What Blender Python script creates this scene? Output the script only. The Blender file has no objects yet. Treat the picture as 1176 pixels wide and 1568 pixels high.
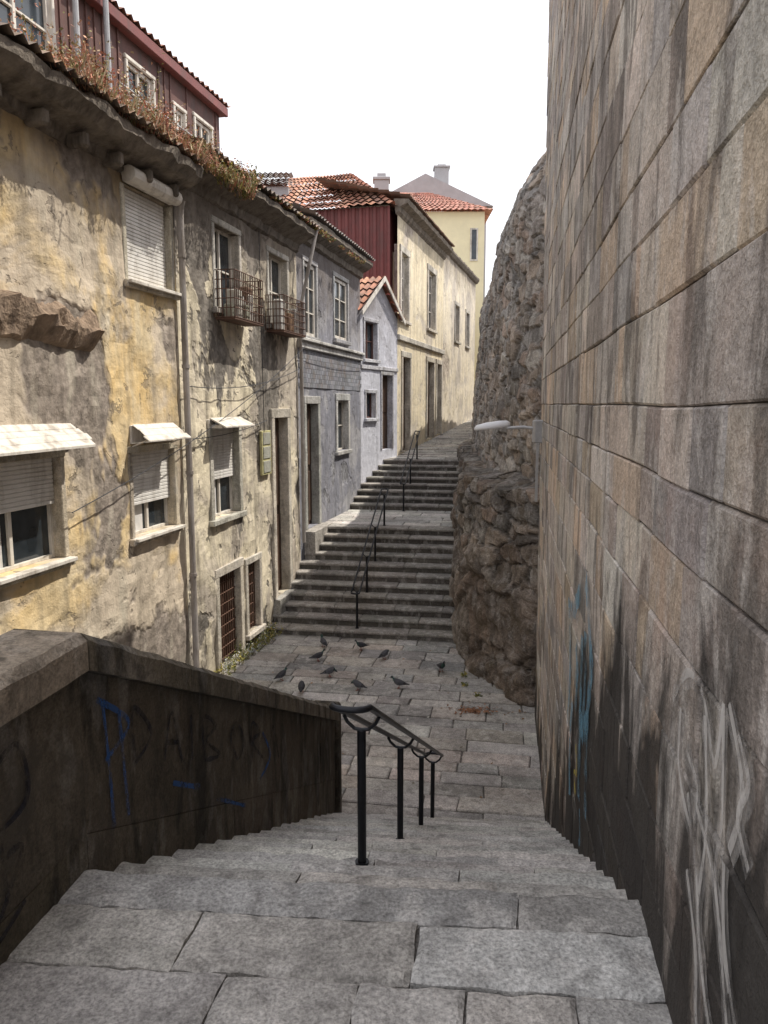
import bpy, bmesh, math, random
from mathutils import Vector, noise, Matrix
random.seed(7)
R=random.random
U=random.uniform
C=bpy.context
def V(*a): return Vector(a)
# ------------------------------------------------------------ materials
class NT:
    def __init__(s,name,rough=.9,spec=.2):
        s.m=bpy.data.materials.new(name); s.m.use_nodes=True
        s.t=s.m.node_tree; s.n=s.t.nodes; s.l=s.t.links
        s.b=s.n['Principled BSDF']; s.b.inputs['Roughness'].default_value=rough
        s.b.inputs['Specular IOR Level'].default_value=spec
        s.tc=s.n.new('ShaderNodeTexCoord').outputs['Object']
    def map(s,sc,rot=(0,0,0)):
        k=s.n.new('ShaderNodeMapping'); k.inputs['Scale'].default_value=sc; k.inputs['Rotation'].default_value=rot
        s.l.new(s.tc,k.inputs[0]); return k.outputs[0]
    def noise(s,scale,detail=4,rough=.6,dist=0,vec=None):
        k=s.n.new('ShaderNodeTexNoise'); k.inputs['Scale'].default_value=scale; k.inputs['Detail'].default_value=min(detail,5)
        k.inputs['Roughness'].default_value=rough; k.inputs['Distortion'].default_value=dist
        s.l.new(vec or s.tc,k.inputs['Vector']); return k.outputs['Fac']
    def ramp(s,fac,stops):
        k=s.n.new('ShaderNodeValToRGB'); e=k.color_ramp.elements
        while len(e)<len(stops): e.new(.5)
        for i,(p,c) in enumerate(stops):
            e[i].position=p; e[i].color=(c,c,c,1) if not isinstance(c,(tuple,list)) else tuple(c)+(1,)
        s.l.new(fac,k.inputs[0]); return k.outputs[0]
    def put(s,x,inp):
        if isinstance(x,(tuple,list)): inp.default_value=tuple(x)+(1,) if len(x)==3 else x
        elif isinstance(x,(int,float)): inp.default_value=x
        else: s.l.new(x,inp)
    def mix(s,fac,a,b,mode='MIX'):
        k=s.n.new('ShaderNodeMix'); k.data_type='RGBA'; k.blend_type=mode
        s.put(fac,k.inputs[0]); s.put(a,k.inputs[6]); s.put(b,k.inputs[7]); return k.outputs[2]
    def math(s,op,a,b=0,c=None):
        k=s.n.new('ShaderNodeMath'); k.operation=op; s.put(a,k.inputs[0]); s.put(b,k.inputs[1])
        if c is not None: s.put(c,k.inputs[2])
        return k.outputs[0]
    def mrange(s,x,a,b,c=0,d=1):
        k=s.n.new('ShaderNodeMapRange'); s.put(x,k.inputs[0])
        for i,q in enumerate((a,b,c,d)): k.inputs[i+1].default_value=q
        return k.outputs[0]
    def sep(s,i):
        k=s.n.new('ShaderNodeSeparateXYZ'); s.l.new(s.tc,k.inputs[0]); return k.outputs[i]
    def dist(s,p):
        k=s.n.new('ShaderNodeVectorMath'); k.operation='DISTANCE'; s.l.new(s.tc,k.inputs[0]); k.inputs[1].default_value=p; return k.outputs['Value']
    def attr(s):
        k=s.n.new('ShaderNodeAttribute'); k.attribute_name='Col'; return k.outputs['Color']
    def color(s,x): s.put(x,s.b.inputs['Base Color'])
    def bump(s,h,dist=.02,strength=1,prev=None):
        k=s.n.new('ShaderNodeBump'); k.inputs['Distance'].default_value=dist; k.inputs['Strength'].default_value=strength
        s.l.new(h,k.inputs['Height'])
        if prev: s.l.new(prev,k.inputs['Normal'])
        s.l.new(k.outputs[0],s.b.inputs['Normal']); return k.outputs[0]

def plaster(name,paint,paint2,under,exposed,pt=(.50,.56),et=(.56,.60),streak=.5,sc=.55,spots=(),flake=.45,topz=(2.9,4.8)):
    m=NT(name,.92,.15)
    n1=m.noise(sc,5,.6,.5); n2=m.noise(sc*.8,5,.62,.35,m.map((1,1,.8),(0,0,1)))
    n3=m.noise(1.2,3,.6); fine=m.noise(30,2,.7); mid=m.noise(7,4,.62)
    for (p,r,a) in spots:
        d=m.mrange(m.dist(p),0,r,a,0); n1=m.math('ADD',n1,d); n2=m.math('ADD',n2,m.math('MULTIPLY',d,.85))
    p=m.mix(m.ramp(n3,[(.35,0),(.65,1)]),paint,paint2)
    um=m.ramp(n1,[(pt[0],0),(pt[1],1)])
    em=m.ramp(n2,[(et[0],0),(et[1],1)])
    c=m.mix(um,p,under)
    exc=m.mix(m.ramp(mid,[(.35,0),(.65,1)]),exposed,tuple(x*1.9 for x in exposed))
    c=m.mix(em,c,exc)
    st=m.noise(1.0,5,.62,.2,m.map((3.0,3.0,.4)))
    c=m.mix(m.ramp(st,[(.46,0),(.70,streak)]),c,tuple(x*.34 for x in under),'MIX')
    lt=m.noise(1.0,4,.6,.2,m.map((2.2,2.2,.7),(0,0,.9)))
    c=m.mix(m.ramp(lt,[(.52,0),(.70,.4)]),c,tuple(min(.78,x*1.25+.08) for x in under))
    fl=m.ramp(m.noise(2.6,5,.68,.8),[(.61,0),(.63,1)])
    c=m.mix(m.math('MULTIPLY',fl,flake),c,tuple(x*.9 for x in exposed))
    fv=m.mix(1,c,m.ramp(mid,[(.2,.78),(.8,1.14)]),'MULTIPLY')
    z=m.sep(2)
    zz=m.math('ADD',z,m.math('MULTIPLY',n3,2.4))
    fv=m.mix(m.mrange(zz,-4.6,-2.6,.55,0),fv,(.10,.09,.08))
    fv=m.mix(m.mrange(zz,topz[0],topz[1],0,.7),fv,(.12,.095,.075))  # plaster gets darker towards the top of the wall
    m.color(fv)
    h=m.math('ADD',m.math('MULTIPLY',um,-.35),m.math('MULTIPLY',em,-.8))
    h=m.math('ADD',h,m.math('MULTIPLY',fl,-.3))
    h=m.math('ADD',h,m.math('ADD',m.math('MULTIPLY',mid,.55),m.math('MULTIPLY',fine,.22)))
    m.bump(h,.032,1)
    return m.m

def stone(name,tint=(1,1,1),streak=.6,dark=(.05,.045,.04),rough=.9,speck=.25,wallgrime=False,bumpd=.012,moss=None,lights=.35,stain=0):
    m=NT(name,rough,.2)
    c=m.mix(1,m.attr(),tint,'MULTIPLY')
    big=m.noise(1.1,5,.62,.3)
    c=m.mix(1,c,m.ramp(big,[(.3,.62),(.7,1.22)]),'MULTIPLY')
    st=m.noise(1.0,5,.6,.4,m.map((4.0,4.0,1.1)))
    c=m.mix(m.ramp(st,[(.50,0),(.61,streak)]),c,dark)
    lt=m.noise(1.0,5,.6,.2,m.map((5.0,5.0,2.0),(0,0,.7)))
    c=m.mix(m.ramp(lt,[(.53,0),(.62,lights)]),c,(.60,.57,.54))
    fine=m.noise(60,2,.75); mid=m.noise(13,4,.68)
    c=m.mix(1,c,m.ramp(mid,[(.25,.70),(.75,1.22)]),'MULTIPLY')
    c=m.mix(1,c,m.ramp(fine,[(.32,1-speck),(.68,1+speck)]),'MULTIPLY')
    if stain:
        c=m.mix(m.ramp(m.noise(3.1,5,.7,.6),[(.56,0),(.68,stain)]),c,(.10,.092,.085))
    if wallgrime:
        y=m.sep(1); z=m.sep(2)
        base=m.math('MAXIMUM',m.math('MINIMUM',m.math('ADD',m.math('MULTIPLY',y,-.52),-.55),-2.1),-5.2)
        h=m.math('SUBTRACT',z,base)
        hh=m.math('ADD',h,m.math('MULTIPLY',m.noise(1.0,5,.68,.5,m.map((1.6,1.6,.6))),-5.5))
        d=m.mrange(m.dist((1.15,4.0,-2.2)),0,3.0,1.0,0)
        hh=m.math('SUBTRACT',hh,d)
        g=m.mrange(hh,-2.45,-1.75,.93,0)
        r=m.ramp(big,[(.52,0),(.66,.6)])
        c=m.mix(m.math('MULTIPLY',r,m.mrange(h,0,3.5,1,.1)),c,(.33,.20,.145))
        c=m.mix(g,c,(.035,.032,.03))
    if moss:
        c=m.mix(m.ramp(m.noise(2.3,5,.7,.5),[(.54,0),(.62,.7)]),c,moss)
    m.color(c)
    m.bump(m.math('ADD',m.math('ADD',mid,m.math('MULTIPLY',big,1.2)),m.math('MULTIPLY',fine,.3)),bumpd*1.7,1)
    return m.m

def simple(name,col,rough=.6,var=.2,scale=6,metal=0,spec=.3,bumpd=.004,dirt=None):
    m=NT(name,rough,spec)
    n=m.noise(scale,4,.65,.3)
    c=m.mix(1,col,m.ramp(n,[(.25,1-var),(.75,1+var)]),'MULTIPLY')
    if dirt:
        c=m.mix(m.ramp(m.noise(1,5,.65,.3,m.map((5,5,1.2))),[(.48,0),(.66,.75)]),c,dirt)
    m.color(c); m.b.inputs['Metallic'].default_value=metal
    m.bump(m.noise(scale*5,3,.6),bumpd,.6); return m.m
def glass(name,col=(.02,.025,.03)):
    m=NT(name,.08,.6); n=m.noise(1.3,3)
    m.color(m.mix(m.ramp(n,[(.4,0),(.7,1)]),col,tuple(x*3 for x in col)))
    return m.m
def vcol(name,rough=.85,var=.15,scale=8,bumpd=.006,dirt=None,spec=.25):
    m=NT(name,rough,spec)
    c=m.mix(1,m.attr(),m.ramp(m.noise(scale,4,.65,.3),[(.25,1-var),(.75,1+var)]),'MULTIPLY')
    if dirt: c=m.mix(m.ramp(m.noise(2.5,5,.7,.4),[(.5,0),(.64,.65)]),c,dirt)
    m.color(c); m.bump(m.noise(scale*4,3,.65),bumpd,.8); return m.m

M={}
M['ochre']=plaster('ochre_plaster',(.74,.54,.27),(.72,.59,.38),(.61,.52,.41),(.21,.18,.155),(.47,.55),(.56,.59),.62,.42,
    spots=(((-4.15,9.9,.35),1.3,.30),((-3.75,11.6,-4.3),2.1,.26),((-5.2,5.5,-3.5),2.0,.15),((-3.6,12.6,1.2),.9,.2)),flake=.6)
M['greyplaster']=plaster('grey_plaster',(.72,.64,.50),(.76,.68,.51),(.50,.44,.37),(.13,.118,.105),(.49,.58),(.52,.55),.8,.7,flake=.75,topz=(3.1,5.0))
M['slateplaster']=plaster('slate_plaster',(.27,.27,.31),(.21,.215,.25),(.36,.355,.375),(.14,.14,.15),(.5,.6),(.6,.64),.5,.8)
M['cream']=plaster('cream_plaster',(.76,.67,.50),(.72,.63,.46),(.58,.52,.44),(.32,.28,.24),(.54,.62),(.61,.66),.4,.5,topz=(6.8,8.5))
M['beige']=plaster('beige_plaster',(.72,.65,.54),(.75,.67,.52),(.54,.49,.43),(.30,.26,.22),(.5,.6),(.57,.62),.4,.5,topz=(6.8,8.5))
M['white']=plaster('white_render',(.66,.67,.75),(.62,.63,.70),(.50,.50,.56),(.34,.34,.37),(.6,.7),(.7,.75),.3,.6,flake=.15)
M['yellow']=simple('hazed_yellow_paint',(.82,.74,.50),.8,.08,1.5)  # distance haze put into the colour: far house made paler
M['palegrey']=simple('hazed_grey_render',(.40,.39,.40),.85,.12,1.2)  # far walls, gable and chimneys: grey lightened in the colour to suggest haze
M['ashlar']=stone('ashlar_granite',streak=.72,dark=(.125,.11,.098),wallgrime=True,lights=.5)
M['paving']=stone('paving_granite',streak=.3,dark=(.18,.17,.16),speck=.36,bumpd=.010,stain=.5)
M['parapet']=stone('parapet_granite',tint=(.6,.55,.48),streak=.75,dark=(.025,.023,.02),moss=(.08,.07,.058),lights=.12)
M['rubble']=stone('rubble_masonry',streak=.45,dark=(.11,.095,.085),bumpd=.03)
M['rock']=stone('rock_outcrop',streak=.45,dark=(.08,.068,.058),bumpd=.07,moss=(.15,.12,.085))
M['trim']=stone('granite_trim',streak=.5,dark=(.15,.135,.115))
M['mortar']=simple('mortar',(.10,.088,.078),.95,.3,9)
M['dark']=simple('dark_interior',(.02,.018,.016),.9,.2)
M['shutter']=simple('roller_shutter',(.74,.72,.69),.5,.1,4,dirt=(.46,.43,.39))
M['whitewood']=simple('white_wood',(.66,.62,.56),.6,.15,6,dirt=(.27,.23,.19))
M['brownwood']=simple('brown_wood',(.10,.06,.042),.7,.35,8,dirt=(.05,.04,.035))
M['redwood']=simple('red_cladding',(.12,.06,.052),.7,.3,3,dirt=(.085,.065,.06))
M['redsheet']=simple('red_sheet',(.19,.062,.058),.55,.2,2,dirt=(.13,.065,.06))
M['glass']=glass('window_glass')
M['curtain']=simple('curtain',(.62,.61,.60),.9,.15,5)
M['rust']=simple('rusty_iron',(.13,.075,.055),.75,.4,10,metal=.3)
M['iron']=simple('painted_iron',(.022,.023,.027),.38,.3,12,metal=.6,spec=.5)
M['galv']=simple('galvanised',(.40,.40,.41),.5,.2,6,metal=.3)
M['lampwhite']=simple('lamp_housing',(.72,.73,.76),.4,.06,6)
M['pvc']=simple('drain_pipe',(.34,.31,.29),.6,.2,5,dirt=(.17,.14,.11))
M['tile']=vcol('clay_tile',.85,.25,3,.01,dirt=(.2,.155,.13))
M['cornice']=simple('mossy_cornice',(.17,.145,.12),.95,.45,5,dirt=(.06,.05,.042),bumpd=.03)
M['brownstone']=simple('broken_brown_stone',(.27,.20,.145),.95,.45,4,dirt=(.09,.065,.05),bumpd=.05)
M['leaf']=vcol('dry_weeds',.8,.2,10)
M['bird']=vcol('feathers',.7,.25,30,.002)
M['soil']=simple('earth',(.13,.11,.085),.95,.3,2,bumpd=.03)
def paintmat(name,col,thr,w=.16,mx=.8,sc=7):
    m=NT(name,.7,.2); m.color(col)
    m.put(m.ramp(m.noise(sc,5,.72,.3,m.map((1,1,.6))),[(thr,0),(thr+w,mx)]),m.b.inputs['Alpha'])
    return m.m
M['gwhite']=paintmat('white_spray_paint',(.70,.68,.66),.36,.2,.55)
M['gmist']=paintmat('white_overspray',(.68,.66,.64),.38,.3,.34)
M['gblue']=paintmat('blue_spray_paint',(.17,.36,.50),.36,.22,.62,4)
M['gdkblue']=paintmat('dark_blue_spray_paint',(.03,.10,.30),.34,.2,.75)
M['gblack']=paintmat('black_spray_paint',(.014,.016,.03),.36,.2,.7)
M['gyellow']=paintmat('yellow_spray_paint',(.55,.46,.08),.40)
# ------------------------------------------------------------ mesh builder
class MB:
    def __init__(s): s.v=[];s.f=[];s.c=[];s.m=[]
    def add(s,vs,fs,col=(.5,.5,.5),mat=0):
        o=len(s.v); s.v+= [tuple(x) for x in vs]
        for q in fs: s.f.append([i+o for i in q]); s.c.append(col); s.m.append(mat)
    def box(s,fr,a0,a1,b0,b1,c0,c1,col=(.5,.5,.5),mat=0,ch=0):
        if ch<=0:
            vs=[fr(a,b,c) for c in (c0,c1) for b in (b0,b1) for a in (a0,a1)]
            s.add(vs,[(0,1,3,2),(4,6,7,5),(0,4,5,1),(2,3,7,6),(0,2,6,4),(1,5,7,3)],col,mat); return
        lim=[(a0,a1),(b0,b1),(c0,c1)]
        ch=min(ch,.45*min(abs(a1-a0),abs(b1-b0),abs(c1-c0)))
        idx={};vs=[]
        for k in range(8):
            bits=[(k>>i)&1 for i in range(3)]
            for ax in range(3):
                p=[]
                for i in range(3):
                    q=lim[i][bits[i]]
                    if i!=ax: q+= ch if bits[i]==0 else -ch
                    p.append(q)
                idx[(k,ax)]=len(vs); vs.append(fr(*p))
        fs=[]
        for ax in range(3):
            o=[i for i in range(3) if i!=ax]
            for b in (0,1):
                ks=[(b<<ax)|(x<<o[0])|(y<<o[1]) for x,y in ((0,0),(1,0),(1,1),(0,1))]
                fs.append([idx[(k,ax)] for k in ks])
            for x in (0,1):
                for y in (0,1):
                    k0=(x<<o[0])|(y<<o[1]); k1=k0|(1<<ax)
                    fs.append([idx[(k0,o[0])],idx[(k0,o[1])],idx[(k1,o[1])],idx[(k1,o[0])]])
        for k in range(8): fs.append([idx[(k,0)],idx[(k,1)],idx[(k,2)]])
        s.add(vs,fs,col,mat)
    def rough(s,fr,a0,a1,b0,b1,c0,c1,col,cell=.03,er=.012,amp=.004,seed=0):
        na=max(3,int((a1-a0)/cell)); nb=max(3,int((b1-b0)/cell)); vs=[]
        sd=seed*3.7
        for i in range(na+1):
            for j in range(nb+1):
                a=a0+(a1-a0)*i/na; b=b0+(b1-b0)*j/nb
                da=min(a-a0,a1-a); db=min(b-b0,b1-b); e=min(da,db)
                w1=noise.noise(V(a*6,b*6,sd)); w2=noise.noise(V(a*17,b*17,sd+5))
                a_=a+er*(w1+.6*w2)*(1 if da<1e-6 else .3); b_=b+er*(w2*.6-w1)*(1 if db<1e-6 else .3)
                chip=max(0,noise.noise(V(a*5,b*5,sd+9))-.25)*.05
                z=c1+amp*(w1*1.4+w2)- (.010+chip if e<1e-6 else (.35*chip if e<cell*1.2 else 0))
                vs.append(fr(a_,b_,z))
        n=nb+1; fs=[(i*n+j,(i+1)*n+j,(i+1)*n+j+1,i*n+j+1) for i in range(na) for j in range(nb)]
        ring=[i*n for i in range(na)]+[na*n+j for j in range(nb)]+[i*n+nb for i in range(na,0,-1)]+[j for j in range(nb,0,-1)]
        o=len(vs)
        for r in ring:
            p=vs[r]; vs.append(V(p.x,p.y,p.z-(c1-c0)))
        m=len(ring); fs+=[(ring[k],ring[(k+1)%m],o+(k+1)%m,o+k) for k in range(m)]
        s.add(vs,fs,col)
    def tube(s,pts,r,seg=8,col=(.5,.5,.5),mat=0):
        pts=[Vector(p) for p in pts]; vs=[]; n=len(pts)
        for i,p in enumerate(pts):
            t=(pts[min(i+1,n-1)]-pts[max(i-1,0)]).normalized()
            a=t.cross(V(0,0,1)); 
            if a.length<.05: a=t.cross(V(0,1,0))
            a.normalize(); b=t.cross(a)
            rr=r[i] if isinstance(r,list) else r
            for k in range(seg):
                w=2*math.pi*k/seg; vs.append(p+a*math.cos(w)*rr+b*math.sin(w)*rr)
        fs=[]
        for i in range(n-1):
            for k in range(seg):
                k2=(k+1)%seg; fs.append((i*seg+k,i*seg+k2,(i+1)*seg+k2,(i+1)*seg+k))
        fs.append(tuple(range(seg))); fs.append(tuple((n-1)*seg+k for k in range(seg)))
        s.add(vs,fs,col,mat)
    def build(s,name,mats,parent=None,smooth=False,recalc=True):
        me=bpy.data.meshes.new(name); me.from_pydata(s.v,[],s.f)
        for k in (mats if isinstance(mats,list) else [mats]): me.materials.append(M[k])
        at=me.color_attributes.new('Col','FLOAT_COLOR','CORNER')
        buf=[]
        for p,c in zip(me.polygons,s.c): buf+= (list(c)+[1])*p.loop_total
        at.data.foreach_set('color',buf)
        me.polygons.foreach_set('material_index',s.m)
        me.polygons.foreach_set('use_smooth',[smooth]*len(me.polygons))
        if recalc:
            bm=bmesh.new(); bm.from_mesh(me); bmesh.ops.recalc_face_normals(bm,faces=bm.faces); bm.to_mesh(me); bm.free()
        me.update()
        o=bpy.data.objects.new(name,me); C.scene.collection.objects.link(o)
        if parent: o.parent=parent
        return o
def empty(name):
    o=bpy.data.objects.new(name,None); C.scene.collection.objects.link(o); return o
def vary(c,a=.12,h=.03):
    k=1+U(-a,a); return (c[0]*k*(1+U(-h,h)),c[1]*k,c[2]*k*(1+U(-h,h)))
# frames
PH=math.atan(.158); SN,CS=math.sin(PH),math.cos(PH)
def FW(s,t,z): return V(s*SN+t*CS, s*CS-t*SN, z)
def FWj(s,t,z):
    w=noise.noise_vector(V(s*2.3,t*2.3,0)); return FW(s+.028*w.x,t+.028*w.y,z)
def FS(s,t,z): return FW(s+.075*(t+.7),t,z)
TW=.612
def FR(s,n,z): return FW(s,TW-n,z)
def FRj(s,n,z):
    return FW(s+.012*noise.noise(V(s*1.5,z*1.5,3)),TW-n,z+.016*noise.noise(V(s*.8,z*1.2,9)))
def mkframe(p,d):
    l=math.hypot(*d); d=(d[0]/l,d[1]/l); n=(d[1],-d[0])
    return lambda s,q,z: V(p[0]+s*d[0]+q*n[0], p[1]+s*d[1]+q*n[1], z)
FF=mkframe((-6.39+.223*6,6),(.223,1))
FC=mkframe((-.77,25.2),(1.25,2.8))
FK=mkframe((.48,28),(4.8,17.8))
ID=lambda a,b,c: V(a,b,c)
# ------------------------------------------------------------ ground
g=MB(); g.add([(-900,-900,-5.4),(900,-900,-5.4),(900,900,-5.4),(-900,900,-5.4)],[(0,1,2,3)]); g.build('ground','soil')
PAL=[(.49,.47,.445),(.44,.42,.40),(.52,.50,.47),(.47,.44,.405),(.41,.395,.385)]
def pave(mb,s0,s1,t0,t1,z,rd=(.35,.55),ln=(.6,1.2),zf=None,pal=PAL,th=.12,ch=.012,gap=.006,jz=.006,fr=FWj):
    s=s0
    while s<s1-.01:
        d=min(U(*rd),s1-s)
        if s1-s-d<.15: d=s1-s
        t=t0-U(0,.5)
        while t<t1:
            w=U(*ln); a=max(t,t0); b=min(t+w,t1)
            if b-a>.08:
                zz=(zf(s+d/2) if zf else z)+U(-jz,jz); g1=gap+U(0,.008)
                mb.box(fr,s+g1,s+d-gap,a+g1,b-gap,zz-th,zz,vary(random.choice(pal),.2),0,ch*U(.6,1.6))
            t+=w
        s+=d
# landing
LZ=-2.1; SE=3.04
st=MB(); SD=[0]
def row(mb,s0,s1,ts,z,pal=PAL,th=.2,gap=.004,jz=.004,cell=.03):
    for a,b in zip(ts[:-1],ts[1:]):
        SD[0]+=1
        mb.rough(FS,s0+gap,s1-gap,a+gap,b-gap,z-th,z+U(-jz,jz),vary(random.choice(pal),.13),cell,.010,.004,SD[0])
row(st,2.80,SE,[-2.0,.10,.66],LZ,cell=.022)
row(st,2.46,2.80,[-2.0,-1.2,-.30,.66],LZ,cell=.022)
row(st,2.05,2.46,[-2.0,-.98,-.48,-.09,.3,.66],LZ,cell=.022)
pave(st,-4,2.05,-2.0,.66,LZ,(.35,.45),fr=FS)
st.box(FS,-4,SE-.02,-2.0,.66,-5.5,LZ-.03,(.12,.11,.10))
NR=18; RZ=3.1/NR; TR=.335
SP=[(.54,.52,.49),(.50,.48,.45),(.46,.44,.41)]
for i in range(1,NR):
    z=LZ-RZ*i; s=SE+TR*(i-1)
    ts=[-2.25]; 
    while ts[-1]<.62: ts.append(ts[-1]+U(.8,1.6))
    ts[-1]=.68
    row(st,s-.03,s+TR,ts,z,pal=SP,th=RZ+.02,jz=.007,cell=.04)
    st.box(FS,s-.05,s+TR-.03,-2.25,.68,-5.5,z-.05,(.15,.14,.13))
st.build('granite_stairway','paving')
# plaza
pv=MB(); PZ=-5.2
PALP=[(.44,.42,.40),(.39,.37,.35),(.47,.45,.42),(.41,.375,.34),(.34,.33,.32),(.44,.395,.36)]
pave(pv,SE+TR*(NR-1)-.5,16.2,-7.5,1.2,PZ,(.28,.54),(.45,1.3),jz=.010,pal=PALP)
pave(pv,2.0,SE+TR*(NR-1)-.5,-8,-2.25,PZ,(.4,.5),(.6,1.2),pal=PALP)
pv.box(FW,2,16.4,-8,1.4,-5.5,PZ-.02,(.10,.09,.08))
pv.build('plaza_pavement','paving')
# ascending flights
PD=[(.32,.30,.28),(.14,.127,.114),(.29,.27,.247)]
fs_=MB(); s=16.15; z=PZ; dz=1.9/11
def flight(mb,s,z,n,dz,tr,t0,t1):
    for i in range(n):
        z+=dz; w=tr if i<n-1 else .5
        t=t0
        while t<t1:
            l=U(.9,1.7); b=min(t+l,t1)
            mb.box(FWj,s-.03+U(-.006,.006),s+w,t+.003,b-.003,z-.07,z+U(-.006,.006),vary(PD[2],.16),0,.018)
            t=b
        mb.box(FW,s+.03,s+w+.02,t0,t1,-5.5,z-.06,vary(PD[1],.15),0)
        s+=tr if i<n-1 else 0
    return s,z
s,z=flight(fs_,s,z,11,dz,.38,-6.3,-.6)
pave(fs_,s+.5,23.4,-6.5,-.6,z,(.4,.55),(.8,1.5),pal=[(.50,.48,.45),(.53,.50,.47)])
fs_.box(FW,s+.4,23.5,-6.5,-.6,-5.5,z-.04,(.2,.19,.18))
s,z=flight(fs_,23.4,z,8,.17,.45,-6.2,-.6)
fs_.build('upper_stairway','paving')
pt=MB(); s2=s+.5; zf=lambda q: z+.056*(q-s2)
pave(pt,s2,52,-7,.5,z,(.5,.7),(.9,1.6),zf=zf,pal=[(.54,.52,.49),(.50,.48,.455)],fr=FW)
pt.box(FW,s2-.1,52,-7,.5,-5.5,-2.05,(.2,.2,.2)); 
pt.build('upper_path','paving')

# ------------------------------------------------------------ ashlar wall
aw=empty('ashlar_wall')
bl=MB(); z=-5.6
WP=[(.51,.445,.39),(.54,.475,.415),(.47,.415,.37),(.44,.41,.385),(.57,.515,.455),(.52,.43,.34),(.38,.35,.33),(.60,.56,.51),(.56,.45,.35),(.53,.48,.425),(.34,.30,.275)]
while z<7.8:
    h=U(.24,.42); send=12.45+.20*(z+5.2)
    s=-4+U(-.5,0)
    while s<send:
        w=U(.35,1.0) if R()<.8 else U(.18,.35); b=min(s+w,send)
        if send-b<.2: b=send
        if b-s>.06:
            pr=U(-.007,.005); g1=U(.001,.006)
            bl.box(FRj,s+g1,b-g1,-.35,pr,z+g1,z+h-.002,vary(random.choice(WP),.2),0,U(.005,.012))
        s=b if b<send else send+1
    z+=h
bl.build('blocks','ashlar',aw)
co=MB(); zt=z
co.add([FR(-4,-.02,-5.6),FR(12.35,-.02,-5.6),FR(12.35+.2*(zt+5.2),-.02,zt-.04),FR(-4,-.02,zt-.04),
        FR(-4,-1.3,-5.6),FR(12.35,-1.3,-5.6),FR(12.35+.2*(zt+5.2),-1.3,zt-.04),FR(-4,-1.3,zt-.04)],
       [(0,1,2,3),(4,7,6,5),(0,4,5,1),(3,2,6,7),(1,5,6,2),(0,3,7,4)])
co.build('mortar_core','mortar',aw)
def ribbon(fr,pts,w,mat,name,n=.011,parent=None):
    mb=MB(); P=[]
    for i in range(len(pts)-1):
        p0=pts[max(i-1,0)];p1=pts[i];p2=pts[i+1];p3=pts[min(i+2,len(pts)-1)]
        for k in range(8):
            t=k/8
            P.append(tuple(.5*((2*p1[j])+(-p0[j]+p2[j])*t+(2*p0[j]-5*p1[j]+4*p2[j]-p3[j])*t*t+(-p0[j]+3*p1[j]-3*p2[j]+p3[j])*t**3) for j in (0,1)))
    P.append(pts[-1]); vs=[]
    for i,p in enumerate(P):
        a=P[max(i-1,0)];b=P[min(i+1,len(P)-1)]; dx,dz_=b[0]-a[0],b[1]-a[1]; l=math.hypot(dx,dz_) or 1
        ww=w*(.8+.5*noise.noise(V(p[0]*9,p[1]*9,0)))*.5
        for sg in (-1,1): vs.append(fr(p[0]-dz_/l*ww*sg,n,p[1]+dx/l*ww*sg))
    mb.add(vs,[(2*i,2*i+1,2*i+3,2*i+2) for i in range(len(P)-1)])
    return mb.build(name,mat,parent,recalc=False)
gw=empty('graffiti')
k=1.0125
W_=[[(2.62,-1.02),(2.45,-.86),(2.25,-.86),(2.1,-1.0),(2.05,-.80)],[(2.05,-.8),(2.0,-1.1),(2.02,-1.3),(1.85,-1.5)],[(2.0,-.78),(1.85,-.95),(1.92,-1.15)],
    [(2.5,-1.0),(2.48,-1.2),(2.3,-1.3),(2.25,-1.15),(2.4,-1.1)],[(2.35,-1.22),(2.2,-1.4),(2.1,-1.6),(1.95,-1.75)],[(2.25,-1.2),(2.05,-1.28),(1.95,-1.4),(1.75,-1.75)],
    [(1.95,-1.2),(1.9,-1.4),(1.75,-1.55)],[(2.3,-1.45),(2.15,-1.62),(2.1,-1.8),(1.95,-1.95)],[(2.2,-.9),(2.12,-1.2),(2.15,-1.5),(2.0,-1.7)],[(1.9,-.82),(1.8,-.9),(1.86,-1.02),(1.76,-1.1)]]
for i,p in enumerate(W_):
    ribbon(FR,[(a*k,b) for a,b in p],.034,'gwhite','stroke',n=.011+.0006*i,parent=gw)
    ribbon(FR,[(a*k+.01,b-.01) for a,b in p],.10,'gmist','overspray',n=.0082+.0002*i,parent=gw)
B_=[[(5.5,-1.25),(5.3,-1.4),(5.1,-1.6),(4.95,-1.75)],[(5.6,-1.7),(5.55,-2.2),(5.45,-2.9)],[(6.0,-1.9),(5.85,-2.1),(5.9,-2.4)],[(4.95,-1.7),(5.1,-2.2),(5.0,-2.8)],[(6.6,-1.9),(6.4,-2.3),(6.5,-2.8)],[(5.35,-1.6),(5.3,-2.0),(5.38,-2.4)],[(5.0,-2.1),(5.3,-2.3),(5.6,-2.3)],[(5.8,-1.4),(6.3,-1.7),(6.8,-1.8)],[(6.1,-2.4),(6.2,-2.8),(6.05,-3.2)]]
for i,p in enumerate(B_): ribbon(FR,p,.20,'gblue','stroke',n=.010+.0006*i,parent=gw)
ribbon(FR,[(5.7,-2.6),(5.55,-2.75),(5.75,-2.85),(5.6,-2.95)],.06,'gyellow','stroke',n=.017,parent=gw)
ribbon(FR,[(5.3,-2.9),(5.2,-3.05),(5.25,-3.15)],.08,'gblue','stroke',n=.017,parent=gw)

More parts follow.
